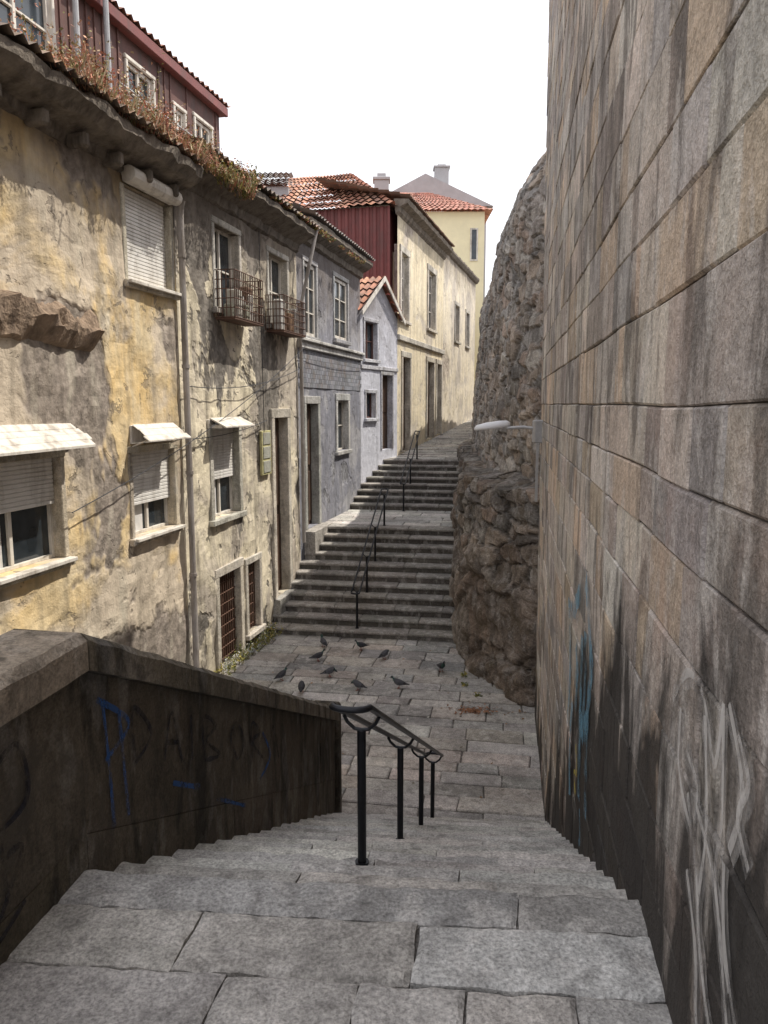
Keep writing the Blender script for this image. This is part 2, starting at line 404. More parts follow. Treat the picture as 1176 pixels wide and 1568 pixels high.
# ------------------------------------------------------------ parapet
pp=empty('stone_parapet')
def ptop(s): return -.99 if s<2.97 else -.99-(s-2.97)*(2.76/5.85)
def pt_in(s): return -1.84-.03*max(0,s-3)
pm=MB(); PP=[(.21,.19,.165),(.18,.165,.145),(.30,.28,.25)]
edges=[-4.0]
while edges[-1]<8.75:
    n_=edges[-1]+U(.75,1.15)
    if edges[-1]<2.97<n_+.3: n_=2.97 if edges[-1]<2.9 else n_
    edges.append(min(n_,8.8))
for a,b in zip(edges[:-1],edges[1:]):
    if b-a<.02: continue
    T=.17; c_=vary(PP[2],.2)
    if b<3.2: c_=tuple(x*1.7 for x in c_)
    ns=max(2,int((b-a)/.09)); vs=[]
    for i in range(ns+1):
        q=a+.006+(b-a-.012)*i/ns
        w=lambda k_: .012*noise.noise(V(q*6,k_*3.1,a))
        ti=pt_in(q)+.06; to=pt_in(q)-.33; zt_=ptop(q)
        prof=[(ti+w(0),zt_-T),(ti+w(1),zt_-.035+w(2)),(ti-.035+w(3),zt_+w(4)),(to+.03,zt_+w(5)),(to+w(6),zt_-.03),(to,zt_-T)]
        vs+=[FW(q,t,z_) for t,z_ in prof]
    n_=6
    pm.add(vs,[(j*n_+i,j*n_+(i+1)%n_,(j+1)*n_+(i+1)%n_,(j+1)*n_+i) for j in range(ns) for i in range(n_)]+[tuple(range(n_)),tuple(range(ns*n_,(ns+1)*n_))],c_)
    for (h0,h1) in ((.17,.95),(.95,6)):
        vs=[]
        for q in (a+.005,b-.005):
            z1=ptop(q)-h0-.004; z0=max(ptop(q)-h1,-5.45)
            ti=pt_in(q)+U(-.006,.006); to=pt_in(q)-.27
            vs+=[FW(q,ti,z0),FW(q,ti,z1),FW(q,to,z1),FW(q,to,z0)]
        if vs[1].z-vs[0].z>.05:
            pm.add(vs,[(0,1,5,4),(1,2,6,5),(2,3,7,6),(3,0,4,7),(0,1,2,3),(4,5,6,7)],vary(random.choice(PP[:2]),.2))
pm.build('slabs','parapet',pp)
pc=MB(); vs=[]
for q in (-4,2.97,8.77):
    for t,zz in ((pt_in(q)-.02,-5.5),(pt_in(q)-.02,ptop(q)-.05),(pt_in(q)-.25,ptop(q)-.05),(pt_in(q)-.25,-5.5)): vs.append(FW(q,t,zz))
pc.add(vs,[(0,1,5,4),(1,2,6,5),(2,3,7,6),(4,5,9,8),(5,6,10,9),(6,7,11,10),(0,1,2,3),(8,9,10,11)])
pc.build('core','mortar',pp)
pe=MB(); pe.box(FW,8.80,8.98,pt_in(8.8)-.31,pt_in(8.8)+.05,-5.4,ptop(8.8)+.02,PP[1],0,.03); pe.build('end_pier','parapet',pp)
FP=lambda s,n,z: FW(s,pt_in(s)+n,z)
gp=empty('graffiti')
def zc(s,d): return ptop(s)-d
for mat,st_ in (('gblack',[[(2.2,.45),(2.5,.3),(2.55,.55),(2.3,.6)],[(2.2,.75),(2.5,.72),(2.3,1.0),(2.5,.95)],[(2.35,.3),(2.4,.9)]]),
                ('gdkblue',[[(3.15,.3),(3.18,.6),(3.2,.95)],[(3.1,.3),(3.4,.4),(3.15,.6)],[(3.3,.35),(3.35,.9)]]),
                ('gblack',[[(3.45,.62),(3.45,.32),(3.65,.45),(3.45,.62)],[(3.8,.62),(3.92,.32),(4.04,.62)],[(3.85,.5),(4.0,.5)],[(4.2,.32),(4.2,.62)],[(4.4,.62),(4.4,.33),(4.62,.38),(4.44,.48),(4.68,.58),(4.4,.62)],[(4.9,.45),(5.05,.33),(5.2,.48),(5.05,.62),(4.9,.45)],[(5.4,.62),(5.4,.33),(5.62,.4),(5.4,.48),(5.68,.62)],[(5.85,.62),(6.0,.33),(6.15,.62)]]),
                ('gdkblue',[[(5.7,.4),(5.9,.6),(5.6,.8)],[(4.6,.9),(5.2,1.0)],[(3.9,.75),(4.3,.8)]])):
    for i,p in enumerate(st_): ribbon(FP,[(a,zc(a,b)) for a,b in p],.035,mat,'stroke',n=.010+.0006*i,parent=gp)

# ------------------------------------------------------------ handrails
def handrail(name,ss,t,zfun,h,spread=.1,r=.02,ext=.3,pr=.028):
    e=empty(name); mb=MB()
    pts=[(q,zfun(q)) for q in ss]
    (q0,z0),(q1,z1)=pts[0],pts[-1]; sl=(z1-z0)/(q1-q0)
    zl=lambda q: z0+sl*(q-q0)+h
    for q,z_ in pts:
        hh=zl(q)-.10
        mb.tube([FW(q,t,z_-.02),FW(q,t,hh)],pr,12)
        mb.tube([FW(q,t,z_),FW(q,t,z_+.015)],pr*1.6,12)
        u=[FW(q,t+spread*x,hh+ (abs(x)**3)*.08) for x in (-1,-.8,-.4,0,.4,.8,1)]
        mb.tube(u,.011,8)
    mb.build('posts','iron',e,smooth=False)
    mr=MB()
    a=q0-ext; b=q1+ext*.5
    def loop(q,sg):
        return [FW(q-sg*math.sin(math.pi*k/8)*spread*.5,t-math.cos(math.pi*k/8)*spread,zl(q)) for k in range(9)]
    L=[FW(q,t-spread,zl(q)) for q,z_ in pts]; Rr=[FW(q,t+spread,zl(q)) for q,z_ in pts]
    path=[*loop(a,1)]+Rr+list(reversed(loop(b,-1)))+list(reversed(L))
    path.append(path[0])
    mr.tube(path,r,10); mr.build('rails','iron',e,smooth=True)
def stz(q):
    i=math.ceil((q-SE)/TR); return LZ-RZ*max(0,i)
handrail('handrail',[3.97,5.61,7.2,8.5],-.755,stz,.91,.10,.018,.30,.025)
def stu(q): return PZ+ (1.9/11)*max(0,min(11,math.floor((q-16.15)/.38)+1))
handrail('handrail',[16.35,17.6,18.8,20.3],-3.2,stu,.95,.09,.02,.2)
def stu2(q): return -3.3+.17*max(0,min(8,math.floor((q-23.4)/.45)+1))
handrail('handrail',[23.2,24.9,26.8],-3.05,stu2,.95,.08,.02,.2)

# ------------------------------------------------------------ rocky walls
def gridmesh(name,mat,P,nu,nv):
    vs=[];cs=[]
    for j in range(nv+1):
        for i in range(nu+1):
            p,c=P(i/nu,j/nv); vs.append(p); cs.append(c)
    fs=[]
    for j in range(nv):
        for i in range(nu):
            a=j*(nu+1)+i; fs.append((a,a+1,a+nu+2,a+nu+1))
    me=bpy.data.meshes.new(name); me.from_pydata([tuple(v) for v in vs],[],fs); me.materials.append(M[mat])
    at=me.color_attributes.new('Col','FLOAT_COLOR','POINT')
    at.data.foreach_set('color',[x for c in cs for x in (*c,1)])
    me.polygons.foreach_set('use_smooth',[False]*len(fs)); me.update()
    o=bpy.data.objects.new(name,me); C.scene.collection.objects.link(o); return o
def resample(pts,u):
    L=[0]
    for a,b in zip(pts[:-1],pts[1:]): L.append(L[-1]+math.hypot(b[0]-a[0],b[1]-a[1]))
    d=u*L[-1]; i=0
    while i<len(pts)-2 and L[i+1]<d: i+=1
    t=(d-L[i])/(L[i+1]-L[i])
    p0=pts[max(i-1,0)];p1=pts[i];p2=pts[i+1];p3=pts[min(i+2,len(pts)-1)]
    return [.5*((2*p1[j])+(-p0[j]+p2[j])*t+(2*p0[j]-5*p1[j]+4*p2[j]-p3[j])*t*t+(-p0[j]+3*p1[j]-3*p2[j]+p3[j])*t**3) for j in (0,1)]
def plan(pts,u):
    a=resample(pts,max(0,u-.004)); b=resample(pts,min(1,u+.004)); p=resample(pts,u)
    dx,dy=b[0]-a[0],b[1]-a[1]; l=math.hypot(dx,dy)
    return V(p[0],p[1],0),V(-dy/l,dx/l,0)
RC=[(.50,.45,.40),(.43,.39,.36),(.52,.44,.37),(.38,.36,.34),(.48,.40,.33),(.54,.50,.45),(.43,.34,.28)]
MORT=(.36,.325,.29)
def stones(p,sx,sz,depth,dark=.55,warp=.35,edge=.16):
    q=V(p.x/sx,p.y/sx,p.z/sz)+noise.noise_vector(p*1.3)*warp+noise.noise_vector(p*4.5)*warp*.3
    d,pts_=noise.voronoi(q)
    e=d[1]-d[0]; hv=abs(noise.cell(pts_[0]*13.7+V(3.1,5.2,7.7))*7.13)%1
    k=min(1,e/edge); h=depth*(k**.5)*(.45+.9*hv)
    c=RC[int(hv*97.3)%len(RC)]
    f=min(1,e/.12); br=.75+.5*((hv*31.7)%1)
    c=[(MORT[i]*dark*(1-f)+c[i]*br*f) for i in range(3)]
    t=noise.noise_vector(pts_[0]*7.3)
    h+=depth*.9*(q-pts_[0]).dot(t)
    return h,c
def lerpt(tab,x):
    if x<=tab[0][0]: return tab[0][1]
    for (a,b),(c,d) in zip(tab[:-1],tab[1:]):
        if x<=c: return b+(d-b)*(x-a)/(c-a)
    return tab[-1][1]
RP=[(4.2,12.3),(3.1,13.2),(2.7,14.8),(2.55,17),(2.7,21),(3.2,27),(3.75,31),(4.7,35),(6.2,40),(9,47),(12,52)]
RT=[(12,5.3),(17,5.2),(20,5.1),(22,4.7),(24,4.15),(28,4.2),(32,4.7),(40,5.5),(52,7)]
def PR(u,v):
    p,n=plan(RP,u**1.15); T=lerpt(RT,p.y)+.15*noise.noise(V(p.y*.6,1,1))
    if v<.9:
        z=-1.9+v/.9*(T+1.9); r=max(0,(z-(T-1.5))/1.5); off=.055*(z+1.9)+.5*r*r
    else:
        w=(v-.9)/.1; z=T+w*.15; off=.055*(T+1.9)+.5+w*2.5
    q=V(p.x,p.y,z)-n*off
    h,c=stones(q,.46,.30,.085)
    h+=.14*noise.noise(q*.5)+.05*noise.fractal(q*2.2,1,2,4)
    sh=.85+.35*noise.noise(q*.9); c=[x*sh for x in c]
    return q+n*h,c
gridmesh('rubble_retaining_wall','rubble',PR,400,150)
OP=[(3.4,12.0),(2.75,12.45),(2.30,13.2),(1.85,14.2),(1.62,15.6),(1.62,16.6),(1.80,18.5),(2.0,21),(2.3,24),(2.6,27.5),(3.2,31),(4.2,35)]
def PO(u,v):
    p,n=plan(OP,u**1.1)
    if v<.78:
        z=-5.5+v/.78*4.0; off=.04*(z+5.5)+.14*max(0,z+2.1)**2
    else:
        k=(v-.78)/.22; z=-1.5+.25*k; off=.22+k*1.9
    q=V(p.x,p.y,z)-n*off
    h1,c1=stones(q,1.5,1.15,.22,.5,.35,.22); h2,c2=stones(q+V(9,3,1),.55,.34,.11,.5,.3)
    h3,c3=stones(q+V(1,2,5),.33,.4,.06,.8,.3)
    mz=max(0,min(1,(q.z+3.3+noise.noise(q*.9)*1.2)*2))
    h=(h1*1.0+h3*.8-.10)*(1-mz)+(h2*1.1-.06)*mz+.05*noise.fractal(q*3,.9,2,4)
    h+=.16*noise.noise(q*.7)
    br=(.34,.25,.185)
    c=[ (c2[i]*mz*.9 + (c1[i]*.45+c3[i]*.15+br[i]*.40)*(1-mz)) for i in range(3)]
    sh=.82+.4*noise.noise(q*2.3); c=[x*sh for x in c]
    return q+n*h+V(0,0,.12*noise.noise(q*1.6) if v>.7 else 0),c
gridmesh('rock_outcrop','rock',PO,380,140)

# ------------------------------------------------------------ houses
def facade(fr,s0,s1,z0,z1,ops,amp=.012,step=.13,mb=None):
    mb=mb or MB()
    def cuts(a,b,xs):
        xs=sorted(set([a,b]+[x for x in xs if a<x<b])); out=[]
        for p,q in zip(xs[:-1],xs[1:]):
            n=max(1,int((q-p)/step)); out+=[p+(q-p)*i/n for i in range(n)]
        return out+[xs[-1]]
    S=cuts(s0,s1,[x for o in ops for x in o[:2]]); Z=cuts(z0,z1,[x for o in ops for x in o[2:4]])
    idx={};vs=[];fs=[]
    def vid(i,j):
        if (i,j) not in idx:
            s,z=S[i],Z[j]
            edge=any(o[0]-.01<=s<=o[1]+.01 and o[2]-.01<=z<=o[3]+.01 for o in ops)
            n=0 if edge or i in (0,len(S)-1) else amp*(noise.fractal(V(s*.9,z*.9,s0),1,2,5)*1.3+.6*noise.noise(V(s*5,z*5,2)))
            idx[(i,j)]=len(vs); vs.append(fr(s,n,z))
        return idx[(i,j)]
    for i in range(len(S)-1):
        for j in range(len(Z)-1):
            a,b=(S[i]+S[i+1])/2,(Z[j]+Z[j+1])/2
            if any(o[0]<a<o[1] and o[2]<b<o[3] for o in ops): continue
            fs.append((vid(i,j),vid(i+1,j),vid(i+1,j+1),vid(i,j+1)))
    mb.add(vs,fs)
    for o in ops:
        a,b,c,d=o[:4]; D=-.30
        vs=[fr(a,0,c),fr(b,0,c),fr(b,0,d),fr(a,0,d),fr(a,D,c),fr(b,D,c),fr(b,D,d),fr(a,D,d)]
        mb.add(vs,[(0,1,5,4),(1,2,6,5),(2,3,7,6),(3,0,4,7)])
    return mb
class House:
    def __init__(s,name): s.e=empty(name); s.t=MB(); s.g=MB(); s.w=MB(); s.sh=MB(); s.dk=MB(); s.cur=MB()
    def surround(s,fr,o,w=.13,p=.035,sill=True,lint=True,col=(.50,.47,.42)):
        a,b,c,d=o[:4]
        s.t.box(fr,a-w,a+.01,-.2,p,c,d,vary(col),0,.012); s.t.box(fr,b-.01,b+w,-.2,p,c,d,vary(col),0,.012)
        if lint: s.t.box(fr,a-w-.02,b+w+.02,-.2,p+.004,d+.001,d+w*1.2,vary(col),0,.012)
        if sill: s.t.box(fr,a-w-.04,b+w+.04,-.2,p+.06,c-.11,c-.001,vary(col),0,.012)
    def window(s,fr,o,panes=2,rows=2,shut=0,cur=False,depth=-.17,fw=.05):
        a,b,c,d=o[:4]
        s.g.box(fr,a,b,depth-.03,depth-.02,c,d)
        if cur: s.cur.box(fr,a+.03,a+(b-a)*.42,depth-.018,depth-.012,c,d)
        for x in (a,b-fw): s.w.box(fr,x,x+fw,depth-.02,depth+.03,c,d,ch=.004)
        for z_ in (c,d-fw): s.w.box(fr,a+fw,b-fw,depth-.02,depth+.028,z_,z_+fw,ch=.004)
        for i in range(1,panes):
            x=a+(b-a)*i/panes; s.w.box(fr,x-.03,x+.03,depth-.02,depth+.025,c+fw,d-fw,ch=.004)
        for i in range(1,rows):
            z_=c+(d-c)*i/rows
            for k_ in range(panes):
                x0=a+(b-a)*k_/panes+.035;x1=a+(b-a)*(k_+1)/panes-.035
                s.w.box(fr,x0,x1,depth-.02,depth+.02,z_-.015,z_+.015)
        if shut>0:
            z_=d; low=d-(d-c)*shut
            while z_>low:
                s.sh.box(fr,a+.02,b-.02,depth+.06,depth+.085,z_-.052,z_-.004,ch=.006); z_-=.055
            s.sh.box(fr,a+.02,b-.02,depth+.055,depth+.068,low,d)
    def door(s,fr,o,depth=-.2):
        a,b,c,d=o[:4]
        s.dk.box(fr,a,b,depth-.05,depth,c,d)
        n=3
        for i in range(n):
            x0=a+(b-a)*(i+.0)/n+.02;x1=a+(b-a)*(i+1)/n-.02
            s.dk.box(fr,x0,x1,depth,depth+.025,c+.1,c+(d-c)*.45,ch=.01)
            s.dk.box(fr,x0,x1,depth,depth+.025,c+(d-c)*.5,d-.08,ch=.01)
    def done(s,tm='trim',wm='whitewood',dm='brownwood'):
        if s.t.v: s.t.build('stone_trim',tm,s.e)
        if s.g.v: s.g.build('window_panes','glass',s.e)
        if s.w.v: s.w.build('window_frames',wm,s.e)
        if s.sh.v: s.sh.build('roller_shutters','shutter',s.e)
        if s.dk.v: s.dk.build('doors',dm,s.e)
        if s.cur.v: s.cur.build('curtains','curtain',s.e)
def mass(fr,s0,s1,n0,n1,z0,z1,name,mat,parent):
    mb=MB(); mb.box(fr,s0,s1,n1,n0,z0,z1); return mb.build(name,mat,parent)
TC=[(.46,.22,.15),(.40,.20,.14),(.52,.28,.19),(.36,.20,.15)]
def tileroof(name,p00,p10,p01,p11,parent,cols=TC,pitch=.22,rowh=.38,mat='tile'):
    p00,p10,p01,p11=map(Vector,(p00,p10,p01,p11))
    n=(p10-p00).cross(p01-p00).normalized()
    if n.z<0: n=-n
    W=((p10-p00).length+(p11-p01).length)/2; H=((p01-p00).length+(p11-p10).length)/2
    nu=max(4,int(W/pitch)*4); nv=max(2,int(H/rowh)); mb=MB()
    for j in range(nv):
        vs=[]
        for k in (0,1):
            v=(j+k)/nv
            for i in range(nu+1):
                u=i/nu; p=(p00*(1-u)+p10*u)*(1-v)+(p01*(1-u)+p11*u)*v
                vs.append(p+n*(.035*math.cos(u*nu/4*2*math.pi)+(.05 if k==0 else .0)+.02*noise.noise(p*1.5)))
        for i in range(nu):
            q=[vs[i],vs[i+1],vs[nu+1+i+1],vs[nu+1+i]]
            mb.add(q,[(0,1,2,3)],vary(cols[((i//4*31+j*17)*7919%997)%len(cols)],.12))
    return mb.build(name,mat,parent,recalc=False)
def cornice(name,fr,s0,s1,prof,parent,mat='cornice',amp=.03,step=.1):
    n=max(1,int((s1-s0)/step)); vs=[]; m_=len(prof)
    for i in range(n+1):
        s=s0+(s1-s0)*i/n
        for (a,z) in prof:
            w=amp*noise.fractal(V(s*2.1,a*5,z*5),1,2,4); vs.append(fr(s,a+w,z+w*.7))
    mb=MB(); mb.add(vs,[(i*m_+k,i*m_+(k+1)%m_,(i+1)*m_+(k+1)%m_,(i+1)*m_+k) for i in range(n) for k in range(m_)]+[tuple(range(m_)),tuple(n*m_+k for k in range(m_))])
    return mb.build(name,mat,parent)
# --- ochre house
H1=House('ochre_townhouse')
o=dict(w1=(2.3,3.9,-2.0,-.68),w2=(5.62,6.94,-2.04,-.74),w3=(5.75,7.1,1.82,3.18),w0=(-1.5,.2,-2.0,-.68),w5=(-.9,.6,1.8,3.2))
mb=facade(FF,-4,7.24,-5.45,3.6,list(o.values()),.035); mb.build('walls','ochre',H1.e)
for k_,q in o.items():
    H1.window(FF,q,2,1,shut={'w1':.45,'w2':.62,'w3':1.0}.get(k_,.5),cur=(k_ in('w1','w2')))
    H1.surround(FF,q,.09,.02,True,k_!='w3',(.54,.48,.38))
    H1.w.box(FF,q[0]-.1,q[1]+.1,.0,.13,q[2]-.05,q[2]+.0,ch=.006)
mass(FF,-4,7.24,-.34,-7,-5.45,3.6,'mass','dark',H1.e)
aw_=MB()
for (a,b,z0,nb,pr) in ((2.0,4.15,-.60,4,.09),(5.6,6.9,-.66,3,.10),(-1.8,.5,-.62,4,.10)):
    for i in range(nb):
        n0=.05+i*pr
        aw_.box(lambda s,n,z: FF(s,n,z-(n-.05)*.8+.025*noise.noise(V(s*3,n*9,0))),a+U(-.04,.04),b+U(-.04,.04),n0,n0+pr-.006,z0+.33+U(-.012,.012),z0+.355,(.6,.57,.52),0,.004)
    aw_.box(FF,a,b,.0,.04,z0+.06,z0+.34,ch=.006)
    for x in (a+.05,b-.08): aw_.tube([FF(x,.02,z0+.02),FF(x,.30,z0+.13)],.013,6)
aw_.tube([FF(5.68,.13,3.30),FF(7.12,.13,3.30)],.115,12)
aw_.box(FF,5.7,7.1,.0,.13,3.2,3.41,ch=.02)
aw_.build('canopies','whitewood',H1.e)
cornice('broken_ledge',FF,2.7,4.75,[(-.1,.66),(.03,.74),(.13,.92),(.17,1.04),(.07,1.16),(-.1,1.3)],H1.e,mat='brownstone',amp=.16,step=.04)
PC=[(-.02,3.30),(.07,3.34),(.1,3.45),(.22,3.48),(.42,3.53),(.5,3.60),(.56,3.65),(.56,3.76),(.5,3.8),(-.1,3.85)]
cornice('cornice',FF,-4,7.26,PC,H1.e,amp=.08)
br=MB()
for i in range(14):
    s=-3.6+i*.8
    br.box(FF,s,s+.12,0,.30,3.26,3.45,ch=.03)
br.build('cornice_brackets','cornice',H1.e)
tileroof('lower_roof',FF(-4,.62,3.80),FF(7.26,.62,3.80),FF(-4,-1.05,4.35),FF(7.26,-1.05,4.35),H1.e,cols=[(.24,.18,.14),(.2,.16,.13),(.30,.2,.14)])
# attic storey
AT=lambda s,n,z: FF(s,n-1.0,z)
at=House('red_attic_storey')
ao=[(7.7,8.55,4.85,5.75),(9.35,9.75,4.85,5.6),(10.2,10.95,4.8,5.7),(4.2,5.7,4.7,5.85),(1.5,2.6,4.9,5.75)]
facade(AT,-4,11.4,3.8,6.15,ao,.004,.4).build('walls','redwood',at.e)
for q in ao:
    at.window(AT,q,2,2,fw=.07,depth=-.05); at.surround(AT,q,.06,.04,True,True,(.5,.48,.45))
bd=MB()
s=-4
while s<11.4:
    if not any(q[0]-.1<s+.03<q[1]+.07 for q in ao): bd.box(AT,s,s+.04,.0,.02,3.8,6.15)
    s+=.22
bd.build('cover_battens','redwood',at.e)
mass(AT,-4,11.4,-.3,-6,3.8,6.15,'mass','redwood',at.e)
bx=MB(); bx.box(AT,-4.2,11.5,-.3,.13,6.13,6.19); bx.box(AT,-4.2,11.5,.10,.17,6.12,6.30,ch=.01)
bx.build('eaves_board','redsheet',at.e)
tileroof('roof',AT(-4.2,.18,6.30),AT(11.6,.18,6.30),AT(-4.2,-3.2,7.5),AT(11.6,-3.2,7.5),at.e,cols=[(.22,.12,.09),(.28,.14,.1)])
tileroof('roof_back',AT(-4.2,-6.4,6.3),AT(11.6,-6.4,6.3),AT(-4.2,-3.2,7.5),AT(11.6,-3.2,7.5),at.e)
vp=MB()
vp.tube([AT(6.75,.25,4.1),AT(6.75,.25,7.2)],.045,10); vp.tube([AT(5.9,.28,4.1),AT(5.9,.28,6.0)],.045,10)
for i in range(22): vp.tube([AT(6.2+i*.25,.75,3.9),AT(6.2+i*.25,.75,4.75)],.008,4)
vp.tube([AT(6.2,.75,4.75),AT(11.5,.75,4.75)],.014,6)
vp.build('vent_pipes_and_railing','galv',at.e)
pots=MB()
for (s_,r_,h_) in ((4.6,.14,.34),(5.3,.11,.28),(6.3,.15,.36),(7.3,.12,.3),(8.9,.13,.32),(9.9,.11,.26),(11,.13,.3)):
    pts=[AT(s_,.62,4.05+h_*x*1.0) for x in (0,.5,.92,1.0)]
    pots.tube(pts,[r_*.7,r_*.88,r_,r_*1.12],12,vary((.40,.22,.15),.25))
    pots.tube([AT(s_,.62,3.7),AT(s_,.62,4.06)],r_*.5,8,(.2,.18,.15))
pots.build('terrace_flowerpots','tile',at.e)
at.done('whitewood')
H1.done()
# --- grey plaster house
H2=House('grey_townhouse')
oo=dict(A=(8.76,9.89,1.79,3.3),B=(11.5,12.7,1.76,3.3),Cc=(8.41,9.62,-2.17,-.45),g1=(8.49,9.51,-5.15,-3.31),g2=(9.9,10.55,-4.85,-3.36),D=(11.62,12.49,-4.5,-.32))
facade(FF,7.26,13.4,-5.45,4.0,list(oo.values()),.035).build('walls','greyplaster',H2.e)
mass(FF,7.26,13.4,-.34,-7,-5.45,4.0,'mass','dark',H2.e)
for k_ in ('A','B'):
    H2.window(FF,oo[k_],2,2); H2.surround(FF,oo[k_],.1,.03)
H2.window(FF,oo['Cc'],2,1,shut=.55,cur=True); H2.surround(FF,oo['Cc'],.14,.035,col=(.54,.51,.45))
H2.surround(FF,oo['D'],.18,.05,False,True,(.58,.53,.45)); H2.door(FF,oo['D'])
H2.surround(FF,oo['g1'],.15,.04,False,True,(.58,.53,.45)); H2.surround(FF,oo['g2'],.12,.04,True,True,(.58,.53,.45))
cc=MB()
for i in range(4):
    n0=.03+i*.08
    cc.box(lambda s,n,z: FF(s,n,z-(n-.03)*.5),8.3,9.7,n0,n0+.078,-.28,-.25,ch=.004)
cc.box(FF,8.35,9.65,0,.25,-.45,-.38,ch=.01)
cc.build('canopy','whitewood',H2.e)
gr=MB()
for q in (oo['g1'],oo['g2']):
    gr.box(FF,q[0],q[1],-.29,-.26,q[2],q[3])
    x=q[0]+.04
    while x<q[1]: gr.tube([FF(x,-.1,q[2]),FF(x,-.1,q[3])],.014,6); x+=.10
    z_=q[2]+.1
    while z_<q[3]: gr.tube([FF(q[0],-.1,z_),FF(q[1],-.1,z_)],.014,6); z_+=.22
gr.build('iron_grille','rust',H2.e)
cg=MB(); it=MB()
for (a,b,z0,z1) in ((8.7,10.1,1.6,2.45),(11.3,12.8,1.6,2.35)):
    D=.42
    cg.box(FF,a,b,.02,D,z0-.04,z0-.005)
    for i in range(17):
        x=a+(b-a)*i/16; cg.tube([FF(x,.02,z0),FF(x,D,z0),FF(x,D,z1)],.010,5)
    for i in range(6):
        z_=z0+(z1-z0)*i/5
        cg.tube([FF(a,.02,z_),FF(a,D,z_),FF(b,D,z_),FF(b,.02,z_)],.010,5)
    for i in range(5):
        nn=D*i/5
        cg.tube([FF(a,nn,z0),FF(a,nn,z1)],.010,5); cg.tube([FF(b,nn,z0),FF(b,nn,z1)],.010,5)
    for i in range(10):
        x=U(a+.05,b-.35); w=U(.15,.35); n0=U(.05,.2)
        it.box(FF,x,x+w,n0,n0+.18,z0+.01,z0+U(.2,.7),vary(random.choice([(.6,.58,.54),(.25,.16,.11),(.3,.3,.25),(.4,.26,.16)]),.2),0,.02)
cg.build('window_cages','rust',H2.e); it.build('stored_pots','tile',H2.e)
mt=MB(); mt.box(FF,10.78,11.32,0,.06,-1.55,-.58,(.5,.47,.25),0,.01); 
for i in range(3): mt.box(FF,10.84,11.26,.06,.075,-1.5+i*.31,-1.24+i*.31,(.35,.35,.3),0,.01)
mt.build('meter_box','tile',H2.e)
P2=[(-.02,3.6),(.06,3.65),(.1,3.8),(.3,3.9),(.45,3.97),(.5,4.0),(.5,4.12),(-.1,4.2)]
cornice('cornice',FF,7.28,13.42,P2,H2.e,amp=.04)
tileroof('roof',FF(7.28,.56,4.15),FF(13.6,.56,4.15),FF(7.28,-3.2,5.7),FF(13.6,-3.2,5.7),H2.e,cols=[(.22,.18,.15),(.18,.16,.14),(.28,.2,.16)])
H2.done()
# --- slate house
H3=House('slate_townhouse')
o3=dict(E=(13.95,14.95,1.72,3.55),E2=(16.65,18.1,1.87,3.6),G=(13.95,14.95,-3.25,.0),H=(16.85,18.05,-1.39,.1))
facade(FF,13.4,19.66,-5.45,4.3,list(o3.values()),.012).build('walls','slateplaster',H3.e)
mass(FF,13.42,19.66,-.34,-4,-5.45,4.3,'mass','slateplaster',H3.e)
for k_ in ('E','E2'): H3.window(FF,o3[k_],2,3,fw=.10,depth=-.06); H3.surround(FF,o3[k_],.1,.03,col=(.42,.42,.43))
H3.window(FF,o3['H'],2,2); H3.surround(FF,o3['H'],.17,.04,col=(.50,.49,.47))
H3.door(FF,o3['G']); H3.surround(FF,o3['G'],.17,.04,False,True,(.50,.49,.47))
H3.t.box(FF,13.4,19.7,-.02,.09,1.38,1.56,(.52,.51,.5),0,.02); H3.t.box(FF,13.4,19.7,-.02,.16,1.56,1.64,(.56,.55,.53),0,.015)
tl=MB()
z_=.42; r_=0
while z_<1.34:
    s=13.45+(r_%2)*.11
    while s<19.5:
        tl.box(FF,s,s+.21,.0,.02,z_,z_+.115,vary((.22,.225,.25),.25),0,.004); s+=.22
    z_+=.12; r_+=1
tl.build('wall_tiles','tile',H3.e)
P3=[(-.02,3.95),(.08,4.0),(.1,4.15),(.3,4.25),(.42,4.35),(.42,4.46),(-.1,4.5)]
cornice('cornice',FF,13.44,19.7,P3,H3.e,amp=.025)
tileroof('roof',FF(13.4,.48,4.50),FF(19.75,.48,4.50),FF(13.6,-3,5.9),FF(19.75,-3,5.9),H3.e,cols=[(.2,.18,.17),(.17,.16,.155),(.25,.2,.18)])
H3.done()
sp=MB()
for (a,b,n,z0,z1) in ((11.45,12.7,.16,-5.4,-4.5),(13.7,15.3,.30,-5.4,-3.26)):
    sp.rough(FF,a,b,-.05,n,z0,z1,vary((.34,.32,.29)),.05,.015,.006,a)
sp.build('door_stoops','paving')
dp=MB()
dp.tube([FF(7.26,.16,3.3),FF(7.26,.12,3.0),FF(7.26,.12,-5.2)],.055,12)
for z_ in (2.4,.6,-1.2,-3.0): dp.tube([FF(7.26,.12,z_),FF(7.26,.12,z_+.06)],.07,12)
dp.build('drain_pipe','pvc')
dp=MB()
dp.tube([FF(13.6,.5,4.3),FF(13.35,.35,3.3),FF(13.25,.12,2.2),FF(13.4,.1,1.0),FF(13.4,.1,-3.5)],.045,10)
dp.build('drain_pipe','pvc')
